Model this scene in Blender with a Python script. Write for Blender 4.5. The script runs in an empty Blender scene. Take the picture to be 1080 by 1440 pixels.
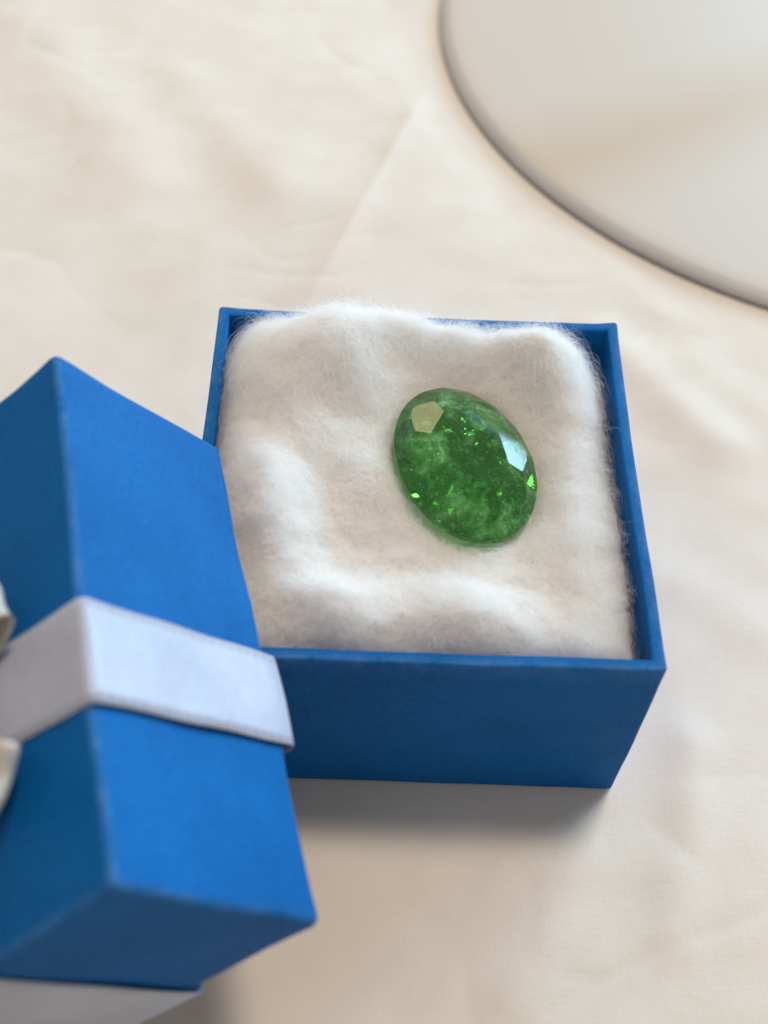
import bpy, bmesh, math, random
import numpy as np
from mathutils import Matrix, Vector

U = 0.01                      # everything below is written in centimetres
rng = np.random.default_rng(11)
random.seed(5)
scene = bpy.context.scene
COL = scene.collection

# ------------------------------------------------------------------ camera
CAM_POS = np.array([-0.5913, -8.1589, 12.9266])
PITCH, YAW, ROLL = 0.92669, 0.02811, 0.05962
F_PX = 1613.93
cp, sp = math.cos(PITCH), math.sin(PITCH)
Fw = Vector((math.sin(YAW) * cp, math.cos(YAW) * cp, -sp))
Rt = Vector((math.cos(YAW), -math.sin(YAW), 0))
Up = Rt.cross(Fw)
R2 = Rt * math.cos(ROLL) + Up * math.sin(ROLL)
U2 = -Rt * math.sin(ROLL) + Up * math.cos(ROLL)
cam = bpy.data.cameras.new("camera")
cam_ob = bpy.data.objects.new("camera", cam)
COL.objects.link(cam_ob)
m = Matrix.Identity(4)
for i in range(3):
    m[i][0], m[i][1], m[i][2], m[i][3] = R2[i], U2[i], -Fw[i], CAM_POS[i] * U
cam_ob.matrix_world = m
cam.sensor_fit = 'VERTICAL'
cam.sensor_height = 24.0
cam.sensor_width = 18.0
cam.lens = 24.0 * F_PX / 1440.0
cam.clip_start = 0.005
cam.clip_end = 20.0
cam.dof.use_dof = True
cam.dof.focus_distance = 13.3 * U
cam.dof.aperture_fstop = 13.0
scene.camera = cam_ob

# ------------------------------------------------------------------ world and lamps
world = bpy.data.worlds.new("World")
scene.world = world
world.use_nodes = True
bg = world.node_tree.nodes["Background"]
bg.inputs["Color"].default_value = (1.0, 0.93, 0.86, 1)
bg.inputs["Strength"].default_value = 0.35


def area_lamp(name, direction, dist, sx, sy, power, color):
    li = bpy.data.lights.new(name, 'AREA')
    li.shape = 'RECTANGLE'
    li.size, li.size_y = sx * U, sy * U
    li.energy = power
    li.color = color
    ob = bpy.data.objects.new(name, li)
    COL.objects.link(ob)
    d = Vector(direction).normalized()
    ob.location = d * dist * U
    ob.rotation_euler = d.to_track_quat('Z', 'Y').to_euler()
    return ob


# cool daylight from a window to the right, warm lamp of the room almost overhead
area_lamp("window_light", (0.65, 0.73, 0.25), 90, 64, 42, 10.6, (0.42, 0.725, 1.0))
area_lamp("ceiling_light", (0.17, 0.20, 0.95), 110, 16, 16, 7.0, (1.0, 0.84, 0.69))
area_lamp("gem_facet_light", (-0.11, 0.87, 0.47), 90, 22, 24, 0.60, (1.0, 0.76, 0.48))  # added warm lamp, gives the tan reflection in a gem facet
area_lamp("gem_haze_light", (0.40, 0.715, 0.575), 90, 34, 18, 0.55, (0.40, 0.85, 1.0))  # added dim lamp for the bluish haze reflected on the stone's table

scene.view_settings.view_transform = 'Standard'
scene.view_settings.look = 'None'
scene.view_settings.exposure = 0.0
scene.view_settings.gamma = 1.0
scene.view_settings.use_curve_mapping = False
scene.render.engine = 'CYCLES'
scene.cycles.use_denoising = True
scene.cycles.max_bounces = 16
scene.cycles.diffuse_bounces = 12
scene.cycles.transmission_bounces = 12
scene.cycles.transparent_max_bounces = 16


# ------------------------------------------------------------------ material helpers
class NT:
    def __init__(self, name):
        self.mat = bpy.data.materials.new(name)
        self.mat.use_nodes = True
        self.t = self.mat.node_tree
        self.b = self.t.nodes["Principled BSDF"]
        self.out = self.t.nodes["Material Output"]

    def n(self, typ, **kw):
        nd = self.t.nodes.new(typ)
        for k, v in kw.items():
            if k in nd.inputs:
                nd.inputs[k].default_value = v
            else:
                setattr(nd, k, v)
        return nd

    def l(self, a, b):
        self.t.links.new(a, b)

    def coords(self, scale=(1, 1, 1), rot=(0, 0, 0), loc=(0, 0, 0)):
        tc = self.n("ShaderNodeTexCoord")
        mp = self.n("ShaderNodeMapping")
        mp.inputs["Scale"].default_value = scale
        mp.inputs["Rotation"].default_value = rot
        mp.inputs["Location"].default_value = loc
        self.l(tc.outputs["Object"], mp.inputs["Vector"])
        return mp.outputs["Vector"]

    def noise(self, vec, scale, detail=4, rough=0.55, dist=0.0):
        nd = self.n("ShaderNodeTexNoise")
        nd.inputs["Scale"].default_value = scale
        nd.inputs["Detail"].default_value = detail
        nd.inputs["Roughness"].default_value = rough
        nd.inputs["Distortion"].default_value = dist
        self.l(vec, nd.inputs["Vector"])
        return nd.outputs["Fac"]

    def ramp(self, fac, stops):
        nd = self.n("ShaderNodeValToRGB")
        el = nd.color_ramp.elements
        while len(el) < len(stops):
            el.new(0.5)
        for e, (p, c) in zip(el, stops):
            e.position = p
            e.color = (*c, 1) if len(c) == 3 else c
        self.l(fac, nd.inputs["Fac"])
        return nd.outputs["Color"]

    def bump(self, height, strength, dist, prev=None):
        nd = self.n("ShaderNodeBump")
        nd.inputs["Strength"].default_value = strength
        nd.inputs["Distance"].default_value = dist * U
        self.l(height, nd.inputs["Height"])
        if prev is not None:
            self.l(prev, nd.inputs["Normal"])
        return nd.outputs["Normal"]

    def math(self, op, a, b=None):
        nd = self.n("ShaderNodeMath", operation=op)
        for i, v in enumerate((a, b)):
            if v is None:
                continue
            if isinstance(v, (int, float)):
                nd.inputs[i].default_value = v
            else:
                self.l(v, nd.inputs[i])
        return nd.outputs[0]

    def set(self, **kw):
        for k, v in kw.items():
            k = k.replace("_", " ")
            if isinstance(v, (int, float, tuple)):
                self.b.inputs[k].default_value = v
            else:
                self.l(v, self.b.inputs[k])


def mat_card():
    k = NT("blue_paper")
    v = k.coords()
    n1 = k.noise(v, 90, 4)
    n2 = k.noise(v, 2600, 3, 0.7)
    mix = k.math('ADD', k.math('MULTIPLY', n1, 0.35), k.math('MULTIPLY', n2, 0.65))
    paper = k.ramp(mix, [(0.38, (0.001, 0.085, 0.285)), (0.62, (0.003, 0.129, 0.405))])
    # rubbed, paler paper along the folded edges
    at = k.n("ShaderNodeAttribute", attribute_name="edge_wear")
    rub = k.ramp(k.noise(v, 300, 5, 0.7), [(0.36, (0.12, 0.12, 0.12)), (0.66, (1, 1, 1))])
    wear = k.math('MULTIPLY', k.math('MULTIPLY', at.outputs["Fac"], rub), 0.22)
    mx = k.n("ShaderNodeMix", data_type='RGBA')
    k.l(wear, mx.inputs[0])
    k.l(paper, mx.inputs[6])
    mx.inputs[7].default_value = (0.20, 0.38, 0.68, 1)
    k.set(Base_Color=mx.outputs[2], Roughness=0.6)
    k.b.inputs["Specular IOR Level"].default_value = 0.09
    k.set(Normal=k.bump(n2, 0.7, 0.009, k.bump(n1, 0.25, 0.02)))
    return k.mat


def mat_ribbon():
    k = NT("pale_satin_ribbon")
    v = k.coords()
    w = k.n("ShaderNodeTexWave", wave_type='BANDS', bands_direction='X')
    uv = k.n("ShaderNodeUVMap")
    mp = k.n("ShaderNodeMapping")
    mp.inputs["Scale"].default_value = (1, 1, 1)
    k.l(uv.outputs[0], mp.inputs["Vector"])
    k.l(mp.outputs[0], w.inputs["Vector"])
    w.inputs["Scale"].default_value = 22
    w.inputs["Distortion"].default_value = 2.0
    n2 = k.noise(v, 900, 4, 0.65)
    n1 = k.noise(v, 140, 3)
    # woven selvage: a row of small stitches along both edges
    sp_ = k.n("ShaderNodeSeparateXYZ")
    k.l(uv.outputs[0], sp_.inputs[0])
    e = k.math('ABSOLUTE', k.math('SUBTRACT', k.math('ABSOLUTE', sp_.outputs["Y"]), 0.435))
    line = k.math('LESS_THAN', e, 0.026)
    dash = k.math('GREATER_THAN', k.math('SINE', k.math('MULTIPLY', sp_.outputs["X"], 52.0)), -0.2)
    st = k.math('MULTIPLY', line, dash)
    base = k.ramp(n1, [(0.3, (0.37, 0.405, 0.51)), (0.7, (0.45, 0.485, 0.60))])
    mx = k.n("ShaderNodeMix", data_type='RGBA')
    k.l(k.math('MULTIPLY', st, 0.38), mx.inputs["Factor"])
    k.l(base, mx.inputs[6])
    mx.inputs[7].default_value = (0.30, 0.31, 0.35, 1)
    k.set(Base_Color=mx.outputs[2], Roughness=0.34)
    k.b.inputs["Sheen Weight"].default_value = 0.25
    k.set(Normal=k.bump(w.outputs["Fac"], 0.2, 0.008, k.bump(n2, 0.9, 0.016)))
    k.b.inputs["Anisotropic"].default_value = 0.4
    return k.mat


def mat_bow():
    k = NT("gathered_satin_bow")
    v = k.coords()
    n = k.noise(v, 260, 5, 0.6)
    k.set(Base_Color=k.ramp(n, [(0.3, (0.40, 0.37, 0.33)), (0.7, (0.56, 0.53, 0.49))]), Roughness=0.38)
    k.b.inputs["Sheen Weight"].default_value = 0.3
    k.set(Normal=k.bump(n, 0.5, 0.03))
    return k.mat


def mat_cloth():
    k = NT("cream_tablecloth")
    v = k.coords()
    a = k.noise(v, 28, 4)
    b = k.noise(v, 160, 5, 0.6)
    # fine woven threads
    vx = k.coords(scale=(1, 0.18, 1), rot=(0, 0, 0.35))
    vy = k.coords(scale=(0.18, 1, 1), rot=(0, 0, 0.35))
    t1 = k.noise(vx, 2400, 2)
    t2 = k.noise(vy, 2400, 2)
    wv = k.math('ADD', t1, t2)
    mix = k.math('ADD', k.math('MULTIPLY', a, 0.6), k.math('MULTIPLY', b, 0.4))
    k.set(Base_Color=k.ramp(mix, [(0.30, (0.665, 0.62, 0.555)), (0.70, (0.73, 0.69, 0.635))]), Roughness=0.8)
    k.b.inputs["Sheen Weight"].default_value = 0.15
    k.b.inputs["Specular IOR Level"].default_value = 0.12
    k.set(Normal=k.bump(wv, 0.2, 0.010, k.bump(b, 0.4, 0.025)))
    return k.mat


def mat_cotton():
    k = NT("cotton_wool")
    v = k.coords()
    a = k.noise(v, 160, 5, 0.6)
    b = k.noise(v, 900, 6, 0.7, 1.5)
    k.set(Base_Color=k.ramp(a, [(0.3, (0.88, 0.86, 0.83)), (0.7, (0.93, 0.92, 0.90))]), Roughness=0.9)
    k.b.inputs["Specular IOR Level"].default_value = 0.1
    k.set(Normal=k.bump(b, 0.7, 0.03))
    return k.mat


def mat_fibre():
    k = NT("cotton_fibre")
    d = k.n("ShaderNodeBsdfDiffuse")
    d.inputs["Color"].default_value = (0.985, 0.98, 0.97, 1)
    tr = k.n("ShaderNodeBsdfTranslucent")
    tr.inputs["Color"].default_value = (0.985, 0.98, 0.97, 1)
    mx = k.n("ShaderNodeMixShader")
    mx.inputs[0].default_value = 0.55
    k.l(d.outputs[0], mx.inputs[1])
    k.l(tr.outputs[0], mx.inputs[2])
    k.l(mx.outputs[0], k.out.inputs["Surface"])
    k.t.nodes.remove(k.b)
    return k.mat


def mat_disc():
    k = NT("glazed_disc")
    v = k.coords()
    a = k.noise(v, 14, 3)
    # a broad faint tan reflection, painted into the pale base colour
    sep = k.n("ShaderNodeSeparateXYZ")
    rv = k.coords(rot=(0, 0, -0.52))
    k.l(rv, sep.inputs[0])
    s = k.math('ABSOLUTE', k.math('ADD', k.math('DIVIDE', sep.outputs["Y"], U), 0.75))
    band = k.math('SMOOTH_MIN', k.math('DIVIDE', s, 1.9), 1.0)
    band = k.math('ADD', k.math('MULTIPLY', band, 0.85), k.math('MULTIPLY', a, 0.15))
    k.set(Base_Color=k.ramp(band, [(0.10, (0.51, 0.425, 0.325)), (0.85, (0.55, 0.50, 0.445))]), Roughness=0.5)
    k.b.inputs["Specular IOR Level"].default_value = 0.22
    return k.mat


def mat_disc_rim():
    k = NT("disc_edge")
    v = k.coords()
    k.set(Base_Color=k.ramp(k.noise(v, 60, 3), [(0.3, (0.43, 0.42, 0.40)), (0.7, (0.48, 0.465, 0.44))]), Roughness=0.5)
    k.b.inputs["Specular IOR Level"].default_value = 0.25
    return k.mat


def mat_gem():
    k = NT("green_gemstone")
    v = k.coords()
    a = k.noise(v, 240, 8, 0.72, 0.25)
    c = k.noise(v, 620, 5, 0.7, 0.6)
    veil = k.ramp(a, [(0.50, (0, 0, 0)), (0.74, (1, 1, 1))])
    k.set(Base_Color=k.ramp(a, [(0.28, (0.04, 0.25, 0.035)), (0.50, (0.10, 0.43, 0.085)), (0.62, (0.22, 0.58, 0.20)), (0.76, (0.50, 0.80, 0.48))]),
          Roughness=0.025, IOR=1.58)
    tw = k.math('SUBTRACT', 0.89, k.math('MULTIPLY', veil, 0.45))
    k.l(tw, k.b.inputs["Transmission Weight"])
    k.set(Normal=k.bump(c, 0.02, 0.01))
    va = k.n("ShaderNodeVolumeAbsorption")
    va.inputs["Color"].default_value = (0.32, 0.82, 0.36, 1)
    va.inputs["Density"].default_value = 100.0
    k.l(va.outputs[0], k.out.inputs["Volume"])
    return k.mat


def mat_inclusion():
    k = NT("mineral_inclusion")
    v = k.coords()
    a = k.noise(v, 500, 3)
    k.set(Base_Color=k.ramp(a, [(0.3, (0.75, 0.95, 0.85)), (0.7, (0.95, 1.0, 0.98))]), Roughness=0.2)
    k.b.inputs["Metallic"].default_value = 0.55
    return k.mat


def mat_speck():
    k = NT("brown_fibre_speck")
    v = k.coords()
    k.set(Base_Color=k.ramp(k.noise(v, 300), [(0.3, (0.10, 0.06, 0.035)), (0.7, (0.20, 0.13, 0.08))]), Roughness=0.8)
    return k.mat


M_CARD, M_RIB, M_BOW, M_CLOTH = mat_card(), mat_ribbon(), mat_bow(), mat_cloth()
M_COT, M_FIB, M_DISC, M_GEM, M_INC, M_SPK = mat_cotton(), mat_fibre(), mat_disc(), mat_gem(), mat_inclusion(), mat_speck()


# ------------------------------------------------------------------ object helpers
def empty(name, label, cat, mat4=None):
    o = bpy.data.objects.new(name, None)
    o.empty_display_size = 0.01
    COL.objects.link(o)
    if mat4 is not None:
        o.matrix_world = mat4
    o["label"] = label
    o["category"] = cat
    return o


def link(name, me, mat, parent=None):
    o = bpy.data.objects.new(name, me)
    COL.objects.link(o)
    if mat:
        me.materials.append(mat)
    if parent:
        o.parent = parent
    return o


def mesh_cm(name, verts, faces, smooth=True):
    me = bpy.data.meshes.new(name)
    me.from_pydata([tuple(float(c) * U for c in v) for v in verts], [], faces)
    me.update()
    if smooth:
        me.shade_smooth()
    return me


def sines(x, y, f0, seed, n=9):
    """smooth band-limited noise, roughly -1..1"""
    r = np.random.default_rng(seed)
    out = np.zeros_like(x, dtype=float)
    for _ in range(n):
        a = r.uniform(0, 2 * math.pi)
        f = f0 * r.uniform(0.6, 1.5)
        out += np.sin(f * (x * math.cos(a) + y * math.sin(a)) + r.uniform(0, 6.28))
    return out / math.sqrt(n) / 1.2


def sstep(a, b, x):
    t = np.clip((x - a) / (b - a), 0, 1)
    return t * t * (3 - 2 * t)


# ------------------------------------------------------------------ tablecloth
def segdist(x, y, ax, ay, bx, by):
    dx, dy = bx - ax, by - ay
    t = np.clip(((x - ax) * dx + (y - ay) * dy) / (dx * dx + dy * dy), 0, 1)
    px, py = ax + t * dx, ay + t * dy
    side = ((x - ax) * dy - (y - ay) * dx) / math.hypot(dx, dy)
    return np.hypot(x - px, y - py), side, t


DISC_C, DISC_R = (9.55, 14.22), 8.98


def cloth_z(x, y):
    z = 0.085 * sines(x, y, 0.75, 3) + 0.022 * sines(x, y, 1.9, 4) + 0.006 * sines(x, y, 4.6, 5)
    wx, wy = x + 0.35 * sines(x, y, 1.6, 12), y + 0.35 * sines(x, y, 1.6, 13)
    z -= 0.016 * np.exp(-np.abs(sines(wx, wy, 1.5, 8)) * 5.0) * sstep(-0.3, 0.8, sines(x, y, 0.8, 14))
    z -= 0.012 * np.exp(-np.abs(sines(wx, wy, 3.4, 9)) * 4.0) * sstep(-0.2, 0.8, sines(x, y, 1.0, 15))
    # the long pressed crease
    d, s, t = segdist(x, y, 0.9, 13.6, -1.75, 5.4)
    z += 0.085 * np.exp(-np.abs(s) / 0.35) * np.exp(-(d / 1.2) ** 2) * (0.4 + 0.6 * np.sin(math.pi * np.clip(t, 0.02, 0.98)))
    # soft folds
    for (ax, ay, bx, by, h, w) in ((3.1, 5.2, 4.6, 3.1, 0.16, 0.45), (4.6, 4.6, 6.2, 3.0, 0.08, 0.5),
                                   (3.5, -1.9, 3.0, -4.2, 0.10, 0.35), (2.0, -3.1, 1.2, -4.9, 0.06, 0.3),
                                   (-7.5, 13.5, -5.0, 9.0, 0.16, 0.9), (-4.5, 12.0, -2.4, 8.6, 0.10, 0.6),
                                   (2.2, 9.6, 4.2, 5.9, 0.10, 0.45), (3.4, 0.8, 5.0, -0.6, 0.07, 0.5)):
        d, s, t = segdist(x, y, ax, ay, bx, by)
        z += 0.55 * h * np.exp(-(d / w) ** 2)
    # pressed flat under the things that stand on it
    q = np.maximum(np.abs(x), np.abs(y))
    flat = sstep(2.5, 3.6, q)
    flat *= sstep(DISC_R - 0.1, DISC_R + 1.2, np.hypot(x - DISC_C[0], y - DISC_C[1]))
    d, s, t = segdist(x, y, -4.77, -6.27, -6.15, -1.2)
    flat *= sstep(0.2, 1.4, d)
    z = z * flat
    return z - 0.012 - 0.0 * x


gx = np.unique(np.concatenate([np.linspace(-40, -11, 30), np.linspace(-11, 12, 380), np.linspace(12, 40, 30)]))
gy = np.unique(np.concatenate([np.linspace(-30, -7, 24), np.linspace(-7, 18, 410), np.linspace(18, 50, 30)]))
X, Y = np.meshgrid(gx, gy)
Z = cloth_z(X, Y)
nx, ny = len(gx), len(gy)
idx = np.arange(nx * ny).reshape(ny, nx)
faces = np.stack([idx[:-1, :-1], idx[:-1, 1:], idx[1:, 1:], idx[1:, :-1]], -1).reshape(-1, 4).tolist()
cloth = link("tablecloth", mesh_cm("tablecloth", np.stack([X, Y, Z], -1).reshape(-1, 3), faces), M_CLOTH)
cloth["label"] = "cream tablecloth with soft creases under the blue boxes and the disc"
cloth["category"] = "tablecloth"


# ------------------------------------------------------------------ round disc
def lathe(profile, n=160):
    v, f = [], []
    for r, z in profile:
        for i in range(n):
            a = 2 * math.pi * i / n
            v.append((r * math.cos(a), r * math.sin(a), z))
    for j in range(len(profile) - 1):
        for i in range(n):
            k = (i + 1) % n
            f.append((j * n + i, j * n + k, (j + 1) * n + k, (j + 1) * n + i))
    f.append(tuple(reversed(range(n))))
    f.append(tuple((len(profile) - 1) * n + i for i in range(n)))
    return v, f


T = 0.211
prof = [(DISC_R - 0.34, 0.000), (DISC_R - 0.14, 0.000), (DISC_R - 0.06, 0.015), (DISC_R - 0.015, 0.041), (DISC_R, 0.068),
        (DISC_R - 0.01, 0.098), (DISC_R - 0.035, 0.126), (DISC_R - 0.07, 0.150), (DISC_R - 0.115, 0.170), (DISC_R - 0.17, 0.185),
        (DISC_R - 0.23, 0.196), (DISC_R - 0.30, 0.204), (DISC_R - 0.40, T), (DISC_R - 0.60, T), (DISC_R - 0.9, T), (0.6 * DISC_R, T), (0.2, T)]
v, f = lathe(prof, 220)
disc_root = empty("round_plate", "pale round glossy disc with rounded rim lying flat on the tablecloth", "plate",
                  Matrix.Translation((DISC_C[0] * U, DISC_C[1] * U, -0.010 * U)))
n = 220
cut = 10            # profile rows that belong to the rim
rim_f = [q for q in f[:-2] if max(q) // n <= cut]
top_f = [q for q in f[:-2] if max(q) // n > cut]


def sub_mesh(name, v, fs):
    used = sorted({i for q in fs for i in q})
    mp = {o: i for i, o in enumerate(used)}
    return mesh_cm(name, [v[i] for i in used], [tuple(mp[i] for i in q) for q in fs])


link("rim", sub_mesh("rim", v, rim_f + [f[-2]]), mat_disc_rim(), disc_root)
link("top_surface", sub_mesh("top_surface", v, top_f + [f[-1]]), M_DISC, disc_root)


# ------------------------------------------------------------------ paper boxes
def tray(A, B, D, th, cuts, bev, seed, wob):
    """open tray: x 0..A, z 0..B, y 0 (closed panel) .. D (open rim); bevelled, slightly uneven card.
    returns a finished mesh with a float side code per face"""
    bm = bmesh.new()

    def quad_grid(o, du, dv, nu, nv):
        vs = [[bm.verts.new(Vector(o) + Vector(du) * (i / nu) + Vector(dv) * (j / nv)) for i in range(nu + 1)] for j in range(nv + 1)]
        for j in range(nv):
            for i in range(nu):
                bm.faces.new((vs[j][i], vs[j][i + 1], vs[j + 1][i + 1], vs[j + 1][i]))

    def box_faces(x0, x1, z0, z1, y0, y1, inner):
        c, h = cuts, max(3, cuts // 2)
        quad_grid((x0, y0, z0), (x1 - x0, 0, 0), (0, 0, z1 - z0), c, c)
        quad_grid((x0, y0, z0), (0, y1 - y0, 0), (x1 - x0, 0, 0), h, c)
        quad_grid((x0, y0, z1), (0, y1 - y0, 0), (x1 - x0, 0, 0), h, c)
        quad_grid((x0, y0, z0), (0, y1 - y0, 0), (0, 0, z1 - z0), h, c)
        quad_grid((x1, y0, z0), (0, y1 - y0, 0), (0, 0, z1 - z0), h, c)

    box_faces(0, A, 0, B, 0, D, False)
    box_faces(th, A - th, th, B - th, th, D, True)
    # rim strips, mitred
    c = cuts

    def strip(p0, p1, q0, q1):
        a = [bm.verts.new(Vector(p0).lerp(Vector(p1), i / c)) for i in range(c + 1)]
        b = [bm.verts.new(Vector(q0).lerp(Vector(q1), i / c)) for i in range(c + 1)]
        for i in range(c):
            bm.faces.new((a[i], a[i + 1], b[i + 1], b[i]))
    o4 = [(0, D, 0), (A, D, 0), (A, D, B), (0, D, B)]
    i4 = [(th, D, th), (A - th, D, th), (A - th, D, B - th), (th, D, B - th)]
    for k in range(4):
        strip(o4[k], o4[(k + 1) % 4], i4[k], i4[(k + 1) % 4])
    bmesh.ops.remove_doubles(bm, verts=bm.verts, dist=1e-4)
    bmesh.ops.recalc_face_normals(bm, faces=bm.faces)
    sharp = [e for e in bm.edges if len(e.link_faces) == 2 and e.calc_face_angle() > 0.5]
    outer = [e for e in sharp
             if sum(all(abs(v.co[c] - w) < 1e-3 for v in e.verts) for c, w in ((0, 0), (0, A), (2, 0), (2, B), (1, 0))) >= 2]
    bmesh.ops.bevel(bm, geom=outer, offset=bev, segments=3, profile=0.5, affect='EDGES', clamp_overlap=True)
    rb = min(0.045, th * 0.36)
    rim = [e for e in bm.edges if len(e.link_faces) == 2 and all(v.co.y > D - 1e-3 for v in e.verts) and e.calc_face_angle() > 0.5]
    bmesh.ops.bevel(bm, geom=rim, offset=rb, segments=3, profile=0.5, affect='EDGES', clamp_overlap=True)
    # uneven hand-made card
    P = np.array([v.co[:] for v in bm.verts])
    def close(c, w, d):
        return (np.abs(P[:, c] - w) < d).astype(int)
    side = ((0, 0), (0, A), (2, 0), (2, B))
    near = sum(close(c, w, bev * 0.9) for c, w in side + ((1, 0),))
    rimn = close(1, D, rb * 0.9) * sum(close(c, w, rb * 0.9) for c, w in side)
    worn = ((near >= 2) | (rimn >= 1)).astype(float)
    lift = wob * np.stack([sines(P[:, 1] * 1.3 + P[:, 2], P[:, 2] - P[:, 0], 1.1, seed),
                           sines(P[:, 0] + 3 * P[:, 1], P[:, 2], 1.0, seed + 1),
                           sines(P[:, 0] + P[:, 1] * 1.3, P[:, 1] - P[:, 2], 1.1, seed + 2)], -1)
    lift += 0.4 * wob * np.stack([sines(P[:, 1] * 3, P[:, 2] * 3, 1.6, seed + 3),
                                   sines(P[:, 0] * 3, P[:, 2] * 3, 1.6, seed + 4),
                                   sines(P[:, 0] * 3, P[:, 1] * 3, 1.6, seed + 5)], -1)
    # folded paper stands up a little at the rim corners
    for cx, cz, h in ((0, 0, 0.020), (A, 0, 0.030), (A, B, 0.020), (0, B, 0.03)):
        dd = np.hypot(P[:, 0] - cx, P[:, 2] - cz)
        lift[:, 1] += h * np.exp(-(dd / 0.16) ** 2) * (P[:, 1] > D - 0.3)
    # walls bow very slightly between the corners
    lift[:, 0] += 0.020 * np.sin(math.pi * P[:, 2] / B) * (P[:, 1] / D) * np.sign(A / 2 - P[:, 0]) * (np.minimum(P[:, 0], A - P[:, 0]) < 0.4)
    lift[:, 2] += 0.016 * np.sin(math.pi * P[:, 0] / A) * (P[:, 1] / D) * np.sign(B / 2 - P[:, 2]) * (np.minimum(P[:, 2], B - P[:, 2]) < 0.4)
    for v, d in zip(bm.verts, lift):
        v.co += Vector(d)
    bmesh.ops.recalc_face_normals(bm, faces=bm.faces)
    me = bpy.data.meshes.new("tray")
    bm.to_mesh(me)
    bm.free()
    me.shade_smooth()
    ob = bpy.data.objects.new("tmp_tray", me)
    COL.objects.link(ob)
    md = ob.modifiers.new("wn", 'WEIGHTED_NORMAL')
    md.keep_sharp = False
    dg = bpy.context.evaluated_depsgraph_get()
    ev = ob.evaluated_get(dg)
    em = ev.to_mesh()
    V = np.array([v.co[:] for v in em.vertices])
    polys, norms = [], []
    cn = np.array([c.vector[:] for c in em.corner_normals])
    for p in em.polygons:
        polys.append(list(p.vertices))
        norms.append([cn[i] for i in p.loop_indices])
    ev.to_mesh_clear()
    bpy.data.objects.remove(ob)
    bpy.data.meshes.remove(me)
    # side code: 0 closed panel, 1 x=0, 2 x=A, 3 z=0, 4 z=B
    code = []
    for p in polys:
        c = V[p].mean(0)
        dz0, dzB, dx0, dxA = c[2], B - c[2], c[0], A - c[0]
        k = int(np.argmin([dx0, dxA, dz0, dzB])) + 1
        dmin = (dx0, dxA, dz0, dzB)[k - 1]
        code.append(0 if (c[1] < th * 1.02 and c[1] < max(dmin, 0.0)) else k)
    return V, polys, norms, np.array(code), worn


def piece(name, V, polys, norms, sel, parent, mat, xform):
    fs = [polys[i] for i in sel]
    nm = [v for i in sel for v in norms[i]]
    used = sorted({i for q in fs for i in q})
    mp = {o: i for i, o in enumerate(used)}
    me = bpy.data.meshes.new(name)
    me.from_pydata([tuple(xform @ Vector(V[i])) for i in used], [], [[mp[i] for i in q] for q in fs])
    me.update()
    me.shade_smooth()
    at = me.attributes.new("edge_wear", 'FLOAT', 'POINT')
    at.data.foreach_set("value", [float(worn[i]) for i in used])
    rot = xform.to_3x3().normalized()
    if rot.determinant() < 0:
        me.flip_normals()
    else:
        me.normals_split_custom_set([tuple((rot @ Vector(v)).normalized()) for v in nm])
    return link(name, me, mat, parent)


# ---- base box: tray local (x,y,z) -> world (x - 2.5, z - 2.5, y); a proper rotation keeps handedness
S, HB = 5.0, 2.88
V, polys, norms, code, worn = tray(S, S, HB, 0.14, 18, 0.05, 21, 0.010)
base = empty("gift_box", "open square blue paper box base filled with white cotton wool", "box")
# (x, y, z) -> (x - S/2, S/2 - z, y)  : rotation by +90 degrees about x
XB = Matrix.Scale(U, 4) @ Matrix.Translation((-S / 2, S / 2, 0)) @ Matrix.Rotation(math.pi / 2, 4, 'X')
for k in range(5):
    piece("bottom_panel" if k == 0 else "wall", V, polys, norms, np.where(code == k)[0], base, M_CARD, XB)

# ---- lid: solved pose of the leaning lid
L, HL = 5.25, 2.29
RL = np.array(Matrix.Rotation(Vector((-1.48125823, -1.94087566, 0.92458899)).length, 3,
                              Vector((-1.48125823, -1.94087566, 0.92458899)).normalized()))
tL = np.array([-2.1936, -5.5766, 5.0826 - 0.015])
LID = Matrix.Identity(4)
for i in range(3):
    for j in range(3):
        LID[i][j] = RL[i, j]
    LID[i][3] = tL[i] * U
PIV = Vector((L / 2, HL, L))          # the rim edge that stands on the cloth
lid = empty("box_lid", "blue paper box lid tied with pale ribbon, tipped on its side against the box", "lid",
            LID @ Matrix.Translation(PIV * U))
XL = Matrix.Scale(U, 4) @ Matrix.Translation(-PIV)
V, polys, norms, code, worn = tray(L, L, HL, 0.13, 18, 0.085, 33, 0.022)
for k in range(5):
    piece("top_panel" if k == 0 else "wall", V, polys, norms, np.where(code == k)[0], lid, M_CARD, XL)


E0 = 0.62                             # length of ribbon tucked inside the rim


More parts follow.
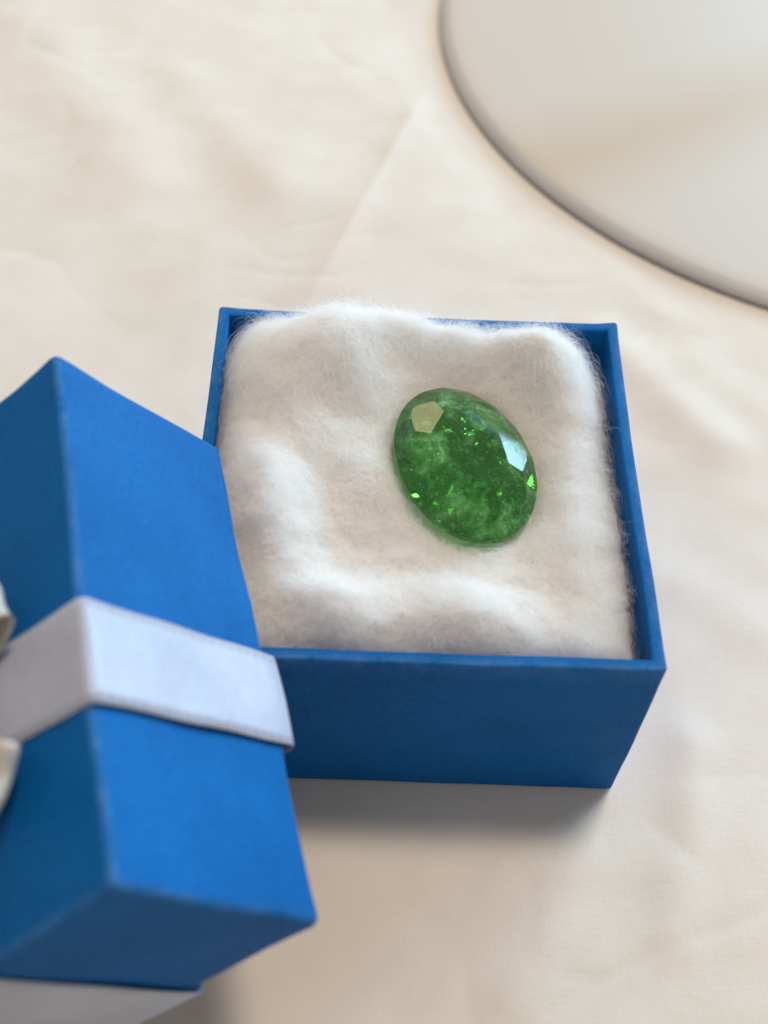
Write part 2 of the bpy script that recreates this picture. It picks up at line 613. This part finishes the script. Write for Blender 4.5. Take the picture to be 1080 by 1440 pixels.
def ribbon_strip(path, centre, width, thick, wid_axis, seed, nw=8):
    """path: list of (pos, outward) 3-vectors in lid space; a cloth strip with rolled, slightly uneven edges"""
    P = np.array([p for p, o in path], float)
    O = np.array([o for p, o in path], float)
    n = len(P)
    vs, fs, uv = [], [], []
    s = np.concatenate([[0], np.cumsum(np.linalg.norm(np.diff(P, axis=0), axis=1))])
    for side in (0, 1):
        for i in range(n):
            w = width(s[i] - E0)
            for j in range(nw + 1):
                t = j / nw - 0.5
                lift = thick if side == 0 else 0.0
                edge = 1 - abs(2 * t) ** 6 * 0.5
                wob = 0.012 * math.sin(3.1 * s[i] + seed + 2 * t) + 0.006 * math.sin(9 * s[i] + 5 * t + seed)
                p = P[i] + O[i] * (0.036 + lift * edge + (0.008 + wob) * (1 - abs(2 * t)))
                p = p + np.array(wid_axis) * (centre(s[i] - E0) + t * w + 0.006 * math.sin(6 * s[i] + seed + 3 * t))
                vs.append(p)
                uv.append((s[i], t))
    row = nw + 1
    off = n * row
    for i in range(n - 1):
        for j in range(nw):
            a, b, c, d = i * row + j, i * row + j + 1, (i + 1) * row + j + 1, (i + 1) * row + j
            fs.append((a, b, c, d))
            fs.append((off + d, off + c, off + b, off + a))
        for j in (0, nw):
            a, d = i * row + j, (i + 1) * row + j
            fs.append((a, d, off + d, off + a))
    for i in (0, n - 1):
        for j in range(nw):
            a, b = i * row + j, i * row + j + 1
            fs.append((a, b, off + b, off + a))
    return vs, fs, uv


def ribbon_object(name, vs, fs, uv, mat, parent):
    me = bpy.data.meshes.new(name)
    me.from_pydata([tuple(XL @ Vector(p)) for p in vs], [], fs)
    me.update()
    lay = me.uv_layers.new(name="UVMap")
    for lp in me.loops:
        lay.data[lp.index].uv = uv[lp.vertex_index]
    bm = bmesh.new()
    bm.from_mesh(me)
    bmesh.ops.recalc_face_normals(bm, faces=bm.faces)
    bm.to_mesh(me)
    bm.free()
    me.shade_smooth()
    return link(name, me, mat, parent)


def wrap_path(span, depth, r=0.05):
    """2-D path (a along the panel, y) round the closed panel: rim - corner - panel - corner - rim"""
    pts = []
    for q in np.linspace(depth, r, 14):
        pts.append(((0.0, q), (-1, 0)))
    for k in range(1, 6):
        a = math.pi / 2 * k / 6
        pts.append(((r - r * math.cos(a), r - r * math.sin(a)), (-math.cos(a), -math.sin(a))))
    for q in np.linspace(r, span - r, 30):
        pts.append(((q, 0.0), (0, -1)))
    for k in range(1, 6):
        a = math.pi / 2 * k / 6
        pts.append(((span - r + r * math.sin(a), r - r * math.cos(a)), (math.sin(a), -math.cos(a))))
    for q in np.linspace(r, depth, 14):
        pts.append(((span, q), (1, 0)))
    # folded over the rim and glued down inside
    th, tail = 0.13, []
    for k in range(1, 6):
        a = math.pi * k / 6
        tail.append(((th / 2 - th / 2 * math.cos(a), depth + 0.03 * math.sin(a)), (-math.cos(a), math.sin(a))))
    for q in np.linspace(depth, depth - 0.45, 6):
        tail.append(((th, q), (1, 0)))
    head = list(reversed(tail))
    rear = [((span - p[0], p[1]), (-o[0], o[1])) for p, o in tail]
    return head + pts + rear


w2 = wrap_path(L, HL + 0.065)
pz = [((0, p[1], p[0]), (0, o[1], o[0])) for p, o in w2]
tot = 2 * HL + L


def cen_z(s):          # centre line drifts a little along the strip, as tied by hand
    return 2.11 - 0.17 * min(max(s, 0.0) / HL, 1.0) + 0.10 * sstep(HL, HL + 2.0, s) * 1.0 + 0.2 * sstep(HL + 2.6, tot, s)


def pinch(s):
    return 0.95 - 0.40 * math.exp(-((s - HL - 2.6) / 0.75) ** 2)


ribbon_object("ribbon", *ribbon_strip(pz, cen_z, pinch, 0.007, (1, 0, 0), 0.4), M_RIB, lid)
px_ = [((p[0], p[1] - (0.03 if 0.5 < p[0] < L - 0.5 else 0.0), 0), (o[0], o[1], 0)) for p, o in w2]


def cen_x(s):
    return 1.98 + 0.25 * sstep(HL, HL + 2.0, s) + 0.1 * sstep(HL + 3, tot, s)


ribbon_object("ribbon", *ribbon_strip(px_, cen_x, pinch, 0.007, (0, 0, 1), 2.2), M_RIB, lid)

# bow on the lid's top panel
KN = np.array([2.12, -0.12, 2.45])
bow_root = None


def bow_loop(direction, length, height, width, seed):
    d = np.array(direction, float)
    d /= np.linalg.norm(d)
    up = np.array([0, -1.0, 0])
    sd = np.cross(up, d)
    n, nw = 34, 8
    vs, fs = [], []
    for side in (0, 1):
        for i in range(n + 1):
            t = i / n
            a = 2 * math.pi * t
            rad = math.sin(math.pi * t)
            c = KN + d * length * (0.5 - 0.5 * math.cos(a)) * 1.0 + up * (height * (0.55 * math.sin(a) * -1 + 0.55) * rad + 0.02)
            w = width * (0.42 + 0.58 * rad ** 0.7)
            for j in range(nw + 1):
                q = j / nw - 0.5
                p = c + sd * q * w + up * 0.035 * math.sin(7 * q + seed + 4 * t) * rad + d * 0.03 * math.cos(9 * q + seed) * rad
                nn = up if i < n / 2 else -up
                vs.append(p + nn * (0.012 if side == 0 else -0.012))
    row = nw + 1
    off = (n + 1) * row
    for i in range(n):
        for j in range(nw):
            a, b, c2, e = i * row + j, i * row + j + 1, (i + 1) * row + j + 1, (i + 1) * row + j
            fs += [(a, b, c2, e), (off + e, off + c2, off + b, off + a)]
        for j in (0, nw):
            a, e = i * row + j, (i + 1) * row + j
            fs.append((a, e, off + e, off + a))
    return vs, fs, [(0, 0)] * len(vs)


bow = None
# knot: a squashed, pleated lump
kv, kf = [], []
NU, NV = 20, 12
for j in range(NV + 1):
    th = math.pi * j / NV
    for i in range(NU):
        ph = 2 * math.pi * i / NU
        r = 1 + 0.10 * math.sin(5 * th)
        kv.append(KN + np.array([0.26 * r * math.sin(th) * math.cos(ph), -0.10 - 0.17 * r * math.sin(th) * math.sin(ph), 0.30 * math.cos(th)]))
for j in range(NV):
    for i in range(NU):
        k = (i + 1) % NU
        kf.append((j * NU + i, j * NU + k, (j + 1) * NU + k, (j + 1) * NU + i))
bow = ribbon_object("bow", kv, kf, [(0, 0)] * len(kv), M_BOW, lid)
for dr, ln, sdn in (((0.62, 0, -1.9), 1.98, 0.3), ((-1.12, 0, -1.85), 2.12, 1.9), ((0.7, 0, 0.8), 1.6, 3.0), ((-0.7, 0, 0.8), 1.6, 4.2)):
    ribbon_object("loop", *bow_loop(dr, ln, 0.36, 0.62, sdn), M_BOW, bow)

# ------------------------------------------------------------------ gemstone pose
GEM_C = np.array([0.5388, 0.2408, 2.75])
tl, az = math.radians(8), math.radians(17)
gn = np.array([math.cos(az) * math.sin(tl), math.sin(az) * math.sin(tl), math.cos(tl)])
u0 = np.array([-math.sin(0.2078), math.cos(0.2078), 0])
gu = u0 - gn * (gn @ u0)
gu /= np.linalg.norm(gu)
gv = np.cross(gu, gn)
GA, GB = 1.1577, 0.8174
PAV = 0.62


def gem_local(x, y, z):
    d = np.stack([x - GEM_C[0], y - GEM_C[1], z - GEM_C[2]], -1)
    return d @ gu, d @ gv, d @ gn


# ------------------------------------------------------------------ cotton wool
def cotton_z(x, y):
    z = np.full_like(x, 2.57, dtype=float)

    def blob(cx, cy, sx, sy, h, rot=0.0):
        c, s = math.cos(rot), math.sin(rot)
        a, b = (x - cx) * c + (y - cy) * s, -(x - cx) * s + (y - cy) * c
        return h * np.exp(-(a / sx) ** 2 - (b / sy) ** 2)
    z += blob(-1.60, -0.55, 0.45, 1.0, 0.50, 0.1)      # mound beside the lid
    z += blob(-0.80, -1.80, 0.55, 0.34, 0.40)            # two mounds along the front
    z += blob(0.55, -1.85, 0.55, 0.38, 0.46)
    z += blob(-1.05, 1.55, 1.05, 0.80, 0.84)             # heap at the back
    z += blob(0.10, 1.90, 0.8, 0.45, 0.50)
    z += blob(1.35, 1.72, 0.55, 0.50, 0.70)
    z += blob(1.80, 0.2, 0.35, 1.5, 0.20)                # roll along the right wall
    z += blob(-0.95, 0.35, 0.8, 0.35, 0.22, -0.6)
    z -= blob(-0.75, -0.85, 0.5, 0.5, 0.16)
    z += blob(-0.30, -0.10, 0.45, 0.8, 0.16, -0.2)
    z -= blob(0.60, 0.45, 1.25, 1.35, 0.13)
    z += 0.055 * sines(x, y, 2.4, 40) + 0.030 * sines(x, y, 6, 41) + 0.020 * sines(x, y, 15, 42) + 0.010 * sines(x, y, 34, 43)
    # rounded border, pulled in from the right wall and the two back corners
    ex = 2.28 - 0.09 * sstep(-0.5, 2.2, y) + 0.05 * sines(y, y * 0 + 1, 2.2, 44)
    ew = 2.30 + 0 * y
    en = 2.31 + 0.03 * sines(x, x * 0, 2.4, 45)
    es = 2.30
    dr = np.minimum(np.minimum(ex - x, x + ew), np.minimum(en - y, y + es))
    # round the back-right corner widely, the back-left one a little
    cr = 0.9
    k = (x > ex - cr) & (y > en - cr)
    dr = np.where(k, np.minimum(dr, cr - np.hypot(x - (ex - cr), y - (en - cr))), dr)
    cl = 0.8
    k = (x < -ew + cl) & (y > en - cl)
    dr = np.where(k, np.minimum(dr, cl - np.hypot(x + (ew - cl), y - (en - cl))), dr)
    t = np.clip(dr / 0.28, 0, 1)
    drop = 1 - np.sqrt(np.clip(1 - (1 - t) ** 2, 0, 1))
    z = z - 0.50 * drop - np.clip(-dr, 0, 1) * 4.0
    # cradle for the stone
    d = np.stack([x - GEM_C[0], y - GEM_C[1]], -1)
    plane = GEM_C[2] - (d[..., 0] * gn[0] + d[..., 1] * gn[1]) / gn[2]
    a, b, _ = gem_local(x, y, plane)
    r = np.hypot(a / GA, b / GB)
    lim = np.where(r < 1, plane - 0.03 - (PAV + 0.03) * (1 - r), plane - 0.06 + (r - 1) * 0.15 + 0.8 * (r - 1) ** 2)
    lim = np.where(r < 1, lim, lim)
    w = 0.07
    zz = -w * np.logaddexp(-z / w, -lim / w)
    return np.where(r < 2.4, zz, z), dr


cg = np.linspace(-2.33, 2.33, 190)
X, Y = np.meshgrid(cg, cg)
Z, DR = cotton_z(X, Y)
Z = np.maximum(Z, 0.9)
nn = len(cg)
idx = np.arange(nn * nn).reshape(nn, nn)
vs = np.stack([X, Y, Z], -1).reshape(-1, 3).tolist()
fs = np.stack([idx[:-1, :-1], idx[:-1, 1:], idx[1:, 1:], idx[1:, :-1]], -1).reshape(-1, 4).tolist()
ring = list(idx[0, :]) + list(idx[1:, -1]) + list(idx[-1, -2::-1]) + list(idx[-2:0:-1, 0])
o = len(vs)
for i in ring:
    vs.append([vs[i][0], vs[i][1], 0.2])
rn = len(ring)
for i in range(rn):
    k = (i + 1) % rn
    fs.append((int(ring[i]), o + i, o + k, int(ring[k])))
fs.append(tuple(o + i for i in range(rn)))
cot_root = empty("cotton_wool", "fluffy white cotton wool pad packed inside the open blue box", "cotton wool",
                 Matrix.Translation((0, 0, 0.2 * U)))
pad = link("pad", mesh_cm("pad", [(a, b, c - 0.2 - (0.03 if c > 1.0 else 0)) for a, b, c in vs], fs), M_COT, cot_root)


def fibres(n, length, steps, lift, curl, seed, region=None):
    r = np.random.default_rng(seed)
    x = r.uniform(-2.28, 2.25, n)
    y = r.uniform(-2.28, 2.28, n)
    if region is not None:
        x, y = region(r, n)
    z, dr = cotton_z(x, y)
    keep = dr > 0.0
    x, y, z = x[keep], y[keep], z[keep]
    n = len(x)
    ang = 2.2 * sines(x, y, 1.3, 61) + 1.2 * sines(x, y, 4.0, 62) + r.normal(0, 0.8, n)
    dz = r.uniform(-0.02, 1.0, n) ** 2 * lift
    ln = length * r.uniform(0.4, 1.4, n)
    pts = np.zeros((n, steps, 3))
    k1 = r.normal(0, curl, n)
    k2 = r.normal(0, curl * 0.8, n)
    rise = r.normal(0, 1.0, n) * lift * 0.8
    ph = r.uniform(0, 6.28, n)
    for i in range(steps):
        t = i / (steps - 1)
        zz, _ = cotton_z(x, y)
        off = dz + rise * (t - 0.5) + 0.35 * lift * np.sin(5 * t + ph)
        pts[:, i] = np.stack([x, y, np.maximum(zz, 1.2) + off], -1)
        ang = ang + k1 / steps + k2 / steps * math.cos(6 * t) * 2
        x = x + np.cos(ang) * ln / steps
        y = y + np.sin(ang) * ln / steps
        x = np.clip(x, -2.33, 2.33)
        y = np.clip(y, -2.33, 2.36)
    # fibres stay off the stone
    a, b, c = gem_local(pts[..., 0], pts[..., 1], pts[..., 2])
    inside = ((np.hypot(a / GA, b / GB) < 1.005) & (c > -PAV)).any(1)
    return pts[~inside]


def tuft(x, y):
    return np.clip(0.55 + 0.55 * sines(x, y, 3.2, 71) + 0.35 * sines(x, y, 8.0, 72), 0.08, 1.6)


def keep_off(pts):
    a, b, c = gem_local(pts[..., 0], pts[..., 1], pts[..., 2])
    rr = np.hypot(a / GA, b / GB)
    return pts[~(((rr < 1.0) & (c > -PAV)) | ((rr < 1.05) & (c > 0.0))).any(1)]


def wander(p, d, ln, steps, curl, r, rest=0.08, free=0.55):
    """free 3-D curly strands that start at p heading along d"""
    n = len(p)
    out = np.zeros((n, steps, 3))
    ax = r.normal(size=(n, 3))
    for i in range(steps):
        out[:, i] = p
        if i == steps // 2:
            ax = 0.3 * ax + r.normal(size=(n, 3))
        d = d + curl / steps * np.cross(ax, d)
        d /= np.linalg.norm(d, axis=1, keepdims=True)
        p = p + d * (ln / steps)[:, None]
        zs, _ = cotton_z(p[:, 0], p[:, 1])            # matted: strands settle back onto the pad
        top = np.maximum(zs, 1.3) + rest
        p[:, 2] = np.where(p[:, 2] > top, top + free * (p[:, 2] - top), p[:, 2])
        low = p[:, 2] < 3.0
        p[:, 0] = np.where(low, np.clip(p[:, 0], -2.33, 2.33), p[:, 0])
        p[:, 1] = np.where(low, np.clip(p[:, 1], -2.33, 2.33), p[:, 1])
    return out


def loose(n, length, height, up, steps, curl, seed, region=None, free=0.55):
    r = np.random.default_rng(seed)
    x, y = r.uniform(-2.29, 2.29, n), r.uniform(-2.29, 2.29, n)
    if region is not None:
        x, y = region(r, n)
    z, dr = cotton_z(x, y)
    k = dr > -0.02
    x, y, z = x[k], y[k], z[k]
    n = len(x)
    h = (r.random(n) ** 1.6) * height * tuft(x, y) - 0.06
    ang = 2.2 * sines(x, y, 1.3, 61) + 1.2 * sines(x, y, 4.0, 62) + r.normal(0, 1.1, n)
    d = np.stack([np.cos(ang), np.sin(ang), r.normal(0, up, n)], -1)
    d /= np.linalg.norm(d, axis=1, keepdims=True)
    return keep_off(wander(np.stack([x, y, z + h], -1), d, length * r.uniform(0.4, 1.4, n), steps, curl, r, 0.08, free))


def wisps(groups, per, length, seed, region=None):
    """pulled locks: near-parallel strands that fray towards their ends"""
    r = np.random.default_rng(seed)
    x, y = r.uniform(-2.2, 2.15, groups), r.uniform(-2.2, 2.2, groups)
    if region is not None:
        x, y = region(r, groups)
    z, dr = cotton_z(x, y)
    k = dr > 0.0
    x, y, z = x[k], y[k], z[k]
    g = len(x)
    ang = r.uniform(0, 6.28, g)
    d0 = np.stack([np.cos(ang), np.sin(ang), r.normal(0.02, 0.12, g)], -1)
    p = np.repeat(np.stack([x, y, z + r.uniform(-0.03, 0.08, g)], -1), per, 0) + r.normal(0, 0.045, (g * per, 3))
    d = np.repeat(d0, per, 0) + r.normal(0, 0.16, (g * per, 3))
    d /= np.linalg.norm(d, axis=1, keepdims=True)
    return keep_off(wander(p, d, length * r.uniform(0.5, 1.3, g * per), 8, 1.6, r))


def curves_object(name, sets, mat, parent):
    cu = bpy.data.hair_curves.new(name)
    sizes, pos, rad = [], [], []
    for pts, r0 in sets:
        n, s, _ = pts.shape
        sizes += [s] * n
        pos.append(pts.reshape(-1, 3) * U)
        rr = r0 * U * (0.7 + 0.6 * np.random.default_rng(2).random(n))
        rad.append(np.repeat(rr, s) * np.tile(1 - 0.5 * np.abs(np.linspace(-1, 1, s)) ** 3, n))
    cu.add_curves(sizes)
    pos, rad = np.concatenate(pos), np.concatenate(rad)
    pos[:, 2] -= 0.2 * U
    cu.attributes["position"].data.foreach_set("vector", pos.astype(np.float32).ravel())
    at = cu.attributes.get("radius") or cu.attributes.new("radius", 'FLOAT', 'POINT')
    at.data.foreach_set("value", rad.astype(np.float32))
    o = bpy.data.objects.new(name, cu)
    COL.objects.link(o)
    cu.materials.append(mat)
    o.parent = parent
    o["kind"] = "stuff"
    return o


def edge_region(r, n):
    s = r.integers(0, 3, n)
    x = np.where(s == 0, r.uniform(1.6, 2.08, n), np.where(s == 1, r.uniform(-2.25, 2.1, n), r.uniform(-2.27, -1.9, n)))
    y = np.where(s == 1, r.uniform(1.75, 2.25, n), r.uniform(-2.2, 2.2, n))
    return x, y


curves_object("fibres", [
    (fibres(90000, 0.55, 8, 0.050, 4.2, 1), 0.0012),
    (loose(60000, 0.50, 0.14, 0.22, 8, 3.0, 2), 0.0009),
    (wisps(480, 60, 0.65, 3), 0.0010),
    (loose(90000, 0.55, 0.24, 0.35, 11, 9.0, 9, None, 0.92), 0.0006),
    (loose(60000, 0.65, 0.30, 0.40, 11, 5.0, 5, edge_region, 0.90), 0.0005),
    (loose(9000, 0.75, 0.20, 0.25, 12, 6.0, 12, None, 0.7), 0.0013),
    (wisps(160, 45, 0.55, 6, edge_region), 0.0006),
    (loose(500, 1.0, 0.22, 0.4, 12, 5.0, 8, None, 0.95), 0.0006),
], M_FIB, cot_root)

# one stray brown fibre lying on the cotton below the stone
sx, sy = 1.27, -1.04
sz = float(cotton_z(np.array([sx]), np.array([sy]))[0][0]) + 0.05
tv, tf = [], []
for i in range(9):
    t = i / 8 - 0.5
    c = np.array([sx + 0.10 * t + 0.02 * t * t, sy + 0.13 * t, sz + 0.015 * math.cos(5 * t)])
    for j in range(6):
        a = 2 * math.pi * j / 6
        tv.append(c + 0.006 * (1 - abs(t)) * np.array([math.cos(a), -0.6 * math.cos(a), math.sin(a)]))
for i in range(8):
    for j in range(6):
        k = (j + 1) % 6
        tf.append((i * 6 + j, i * 6 + k, (i + 1) * 6 + k, (i + 1) * 6 + j))
sp = link("lint", mesh_cm("lint", tv, tf), M_SPK)
sp["label"] = "tiny dark brown lint thread lying on the white cotton wool"
sp["category"] = "lint"

# ------------------------------------------------------------------ gemstone
def cut_gem():
    bm = bmesh.new()
    n = 64
    lo = [bm.verts.new((math.cos(2 * math.pi * i / n), math.sin(2 * math.pi * i / n), -1.2)) for i in range(n)]
    hi = [bm.verts.new((v.co.x, v.co.y, 0.6)) for v in lo]
    bm.faces.new(list(reversed(lo)))
    bm.faces.new(hi)
    for i in range(n):
        k = (i + 1) % n
        bm.faces.new((lo[i], lo[k], hi[k], hi[i]))

    def cutp(co, no):
        no = Vector(no).normalized()
        r = bmesh.ops.bisect_plane(bm, geom=list(bm.verts) + list(bm.edges) + list(bm.faces), plane_co=co, plane_no=no, clear_outer=True)
        ed = [e for e in r['geom_cut'] if isinstance(e, bmesh.types.BMEdge)]
        bmesh.ops.contextual_create(bm, geom=ed)

    def facet(k, count, off, ang, r, z):
        a = 2 * math.pi * (k + off) / count
        s = math.sin(ang)
        return (r * math.cos(a), r * math.sin(a), z), (s * math.cos(a), s * math.sin(a), math.cos(ang))
    g = 0.035
    D = math.radians
    for k in range(8):                                   # crown mains
        cutp(*facet(k, 8, 0.5, D(36), 1.0, g))
    for k in range(16):                                  # upper girdle facets
        cutp(*facet(k, 16, 0.5, D(42), 1.0 * math.cos(math.pi / 16) + 0.012, g))
    cutp((0, 0, 0.285), (0, 0, 1))                       # table
    for k in range(8):                                   # star facets
        cutp(*facet(k, 8, 0.0, D(19), 0.50, 0.285))
    for k in range(8):                                   # pavilion mains
        co, no = facet(k, 8, 0.0, D(38), 1.0, -g)
        cutp(co, (no[0], no[1], -no[2]))
    for k in range(16):
        co, no = facet(k, 16, 0.5, D(42), 1.0 * math.cos(math.pi / 16) + 0.012, -g)
        cutp(co, (no[0], no[1], -no[2]))
    bmesh.ops.remove_doubles(bm, verts=bm.verts, dist=1e-4)
    bmesh.ops.dissolve_limit(bm, angle_limit=0.002, verts=bm.verts, edges=bm.edges)
    bmesh.ops.recalc_face_normals(bm, faces=bm.faces)
    low = min(v.co.z for v in bm.verts)
    for v in bm.verts:
        x, y, z = v.co
        zz = z * (0.86 if z > 0 else PAV / -low)
        v.co = (x * GA * U, y * GB * U, zz * U)
    me = bpy.data.meshes.new("gem_body")
    bm.to_mesh(me)
    bm.free()
    return me


GM = Matrix.Identity(4)
for i in range(3):
    GM[i][0], GM[i][1], GM[i][2], GM[i][3] = gu[i], -gv[i], gn[i], GEM_C[i] * U
if GM.to_3x3().determinant() < 0:
    for i in range(3):
        GM[i][1] *= -1
gem = empty("gemstone", "oval faceted green gemstone with cloudy inclusions resting on the cotton wool", "gemstone", GM)
link("faceted_body", cut_gem(), M_GEM, gem)

# inclusions: small irregular flakes inside the stone
r = np.random.default_rng(77)
iv, jf = [], []
cnt = 0
while cnt < 750:
    a, b = r.uniform(-0.9, 0.9, 2)
    rr = math.hypot(a, b)
    if rr > 0.85:
        continue
    z0, z1 = -PAV * (1 - rr) * 0.8, 0.17 * min(1, (1 - rr) * 2.5)
    c = np.array([a * GA, b * GB, r.uniform(z0, z1)])
    s = 0.008 + 0.040 * r.random() ** 4
    if cnt < 46 and rr < 0.55:                                        # a few larger crystals high in the stone
        s = r.uniform(0.03, 0.06)
        c[2] = z1 * r.uniform(0.2, 0.9)
    q = r.normal(size=(3, 3))
    q, _ = np.linalg.qr(q)
    o = len(iv)
    m = r.integers(4, 7)
    for k in range(m):
        t = 2 * math.pi * k / m
        iv.append(c + s * r.uniform(0.5, 1.2) * (q[0] * math.cos(t) + q[1] * math.sin(t)))
    iv += [c + q[2] * s * 0.15, c - q[2] * s * 0.15]
    for k in range(m):
        k2 = (k + 1) % m
        jf += [(o + k, o + k2, o + m), (o + k2, o + k, o + m + 1)]
    cnt += 1


def flake(c, nrm, s):
    nrm = np.array(nrm) + r.normal(0, 0.03, 3)
    nrm /= np.linalg.norm(nrm)
    a = np.cross(nrm, (0.3, 1, 0.1))
    a /= np.linalg.norm(a)
    b = np.cross(nrm, a)
    o = len(iv)
    for k in range(5):
        t = 2 * math.pi * k / 5
        iv.append(np.array(c) + s * r.uniform(0.4, 1.2) * (a * math.cos(t) + b * math.sin(t)))
    iv.extend([np.array(c) + nrm * s * 0.02, np.array(c) - nrm * s * 0.2])
    for k in range(5):
        k2 = (k + 1) % 5
        jf.extend([(o + k, o + k2, o + 5), (o + k2, o + k, o + 6)])


# mirror-like flakes added just under the table, tilted to throw glints
for (fx, fy, num, sz_) in ((0.233, -0.064, 9, 0.030), (-0.052, 0.386, 5, 0.016), (0.30, -0.22, 8, 0.014), (0.42, -0.05, 8, 0.016), (0.30, 0.2, 6, 0.012)):
    for k in range(num):
        sc = 0.035 if k else 0.0
        p = (fx + r.normal(0, sc) + 0.02 * k * 0.3, fy + r.normal(0, sc), (0.215 if abs(fx) < 0.5 else 0.05) - 0.03 * r.random())
        flake(p, (-0.152, 0.08, 0.985) if k % 2 == 0 else (-0.015, -0.154, 0.988), sz_ * r.uniform(0.4, 1.0) if k else sz_)
inc = link("inclusions", mesh_cm("inclusions", iv, jf, False), M_INC, gem)
inc["kind"] = "stuff"
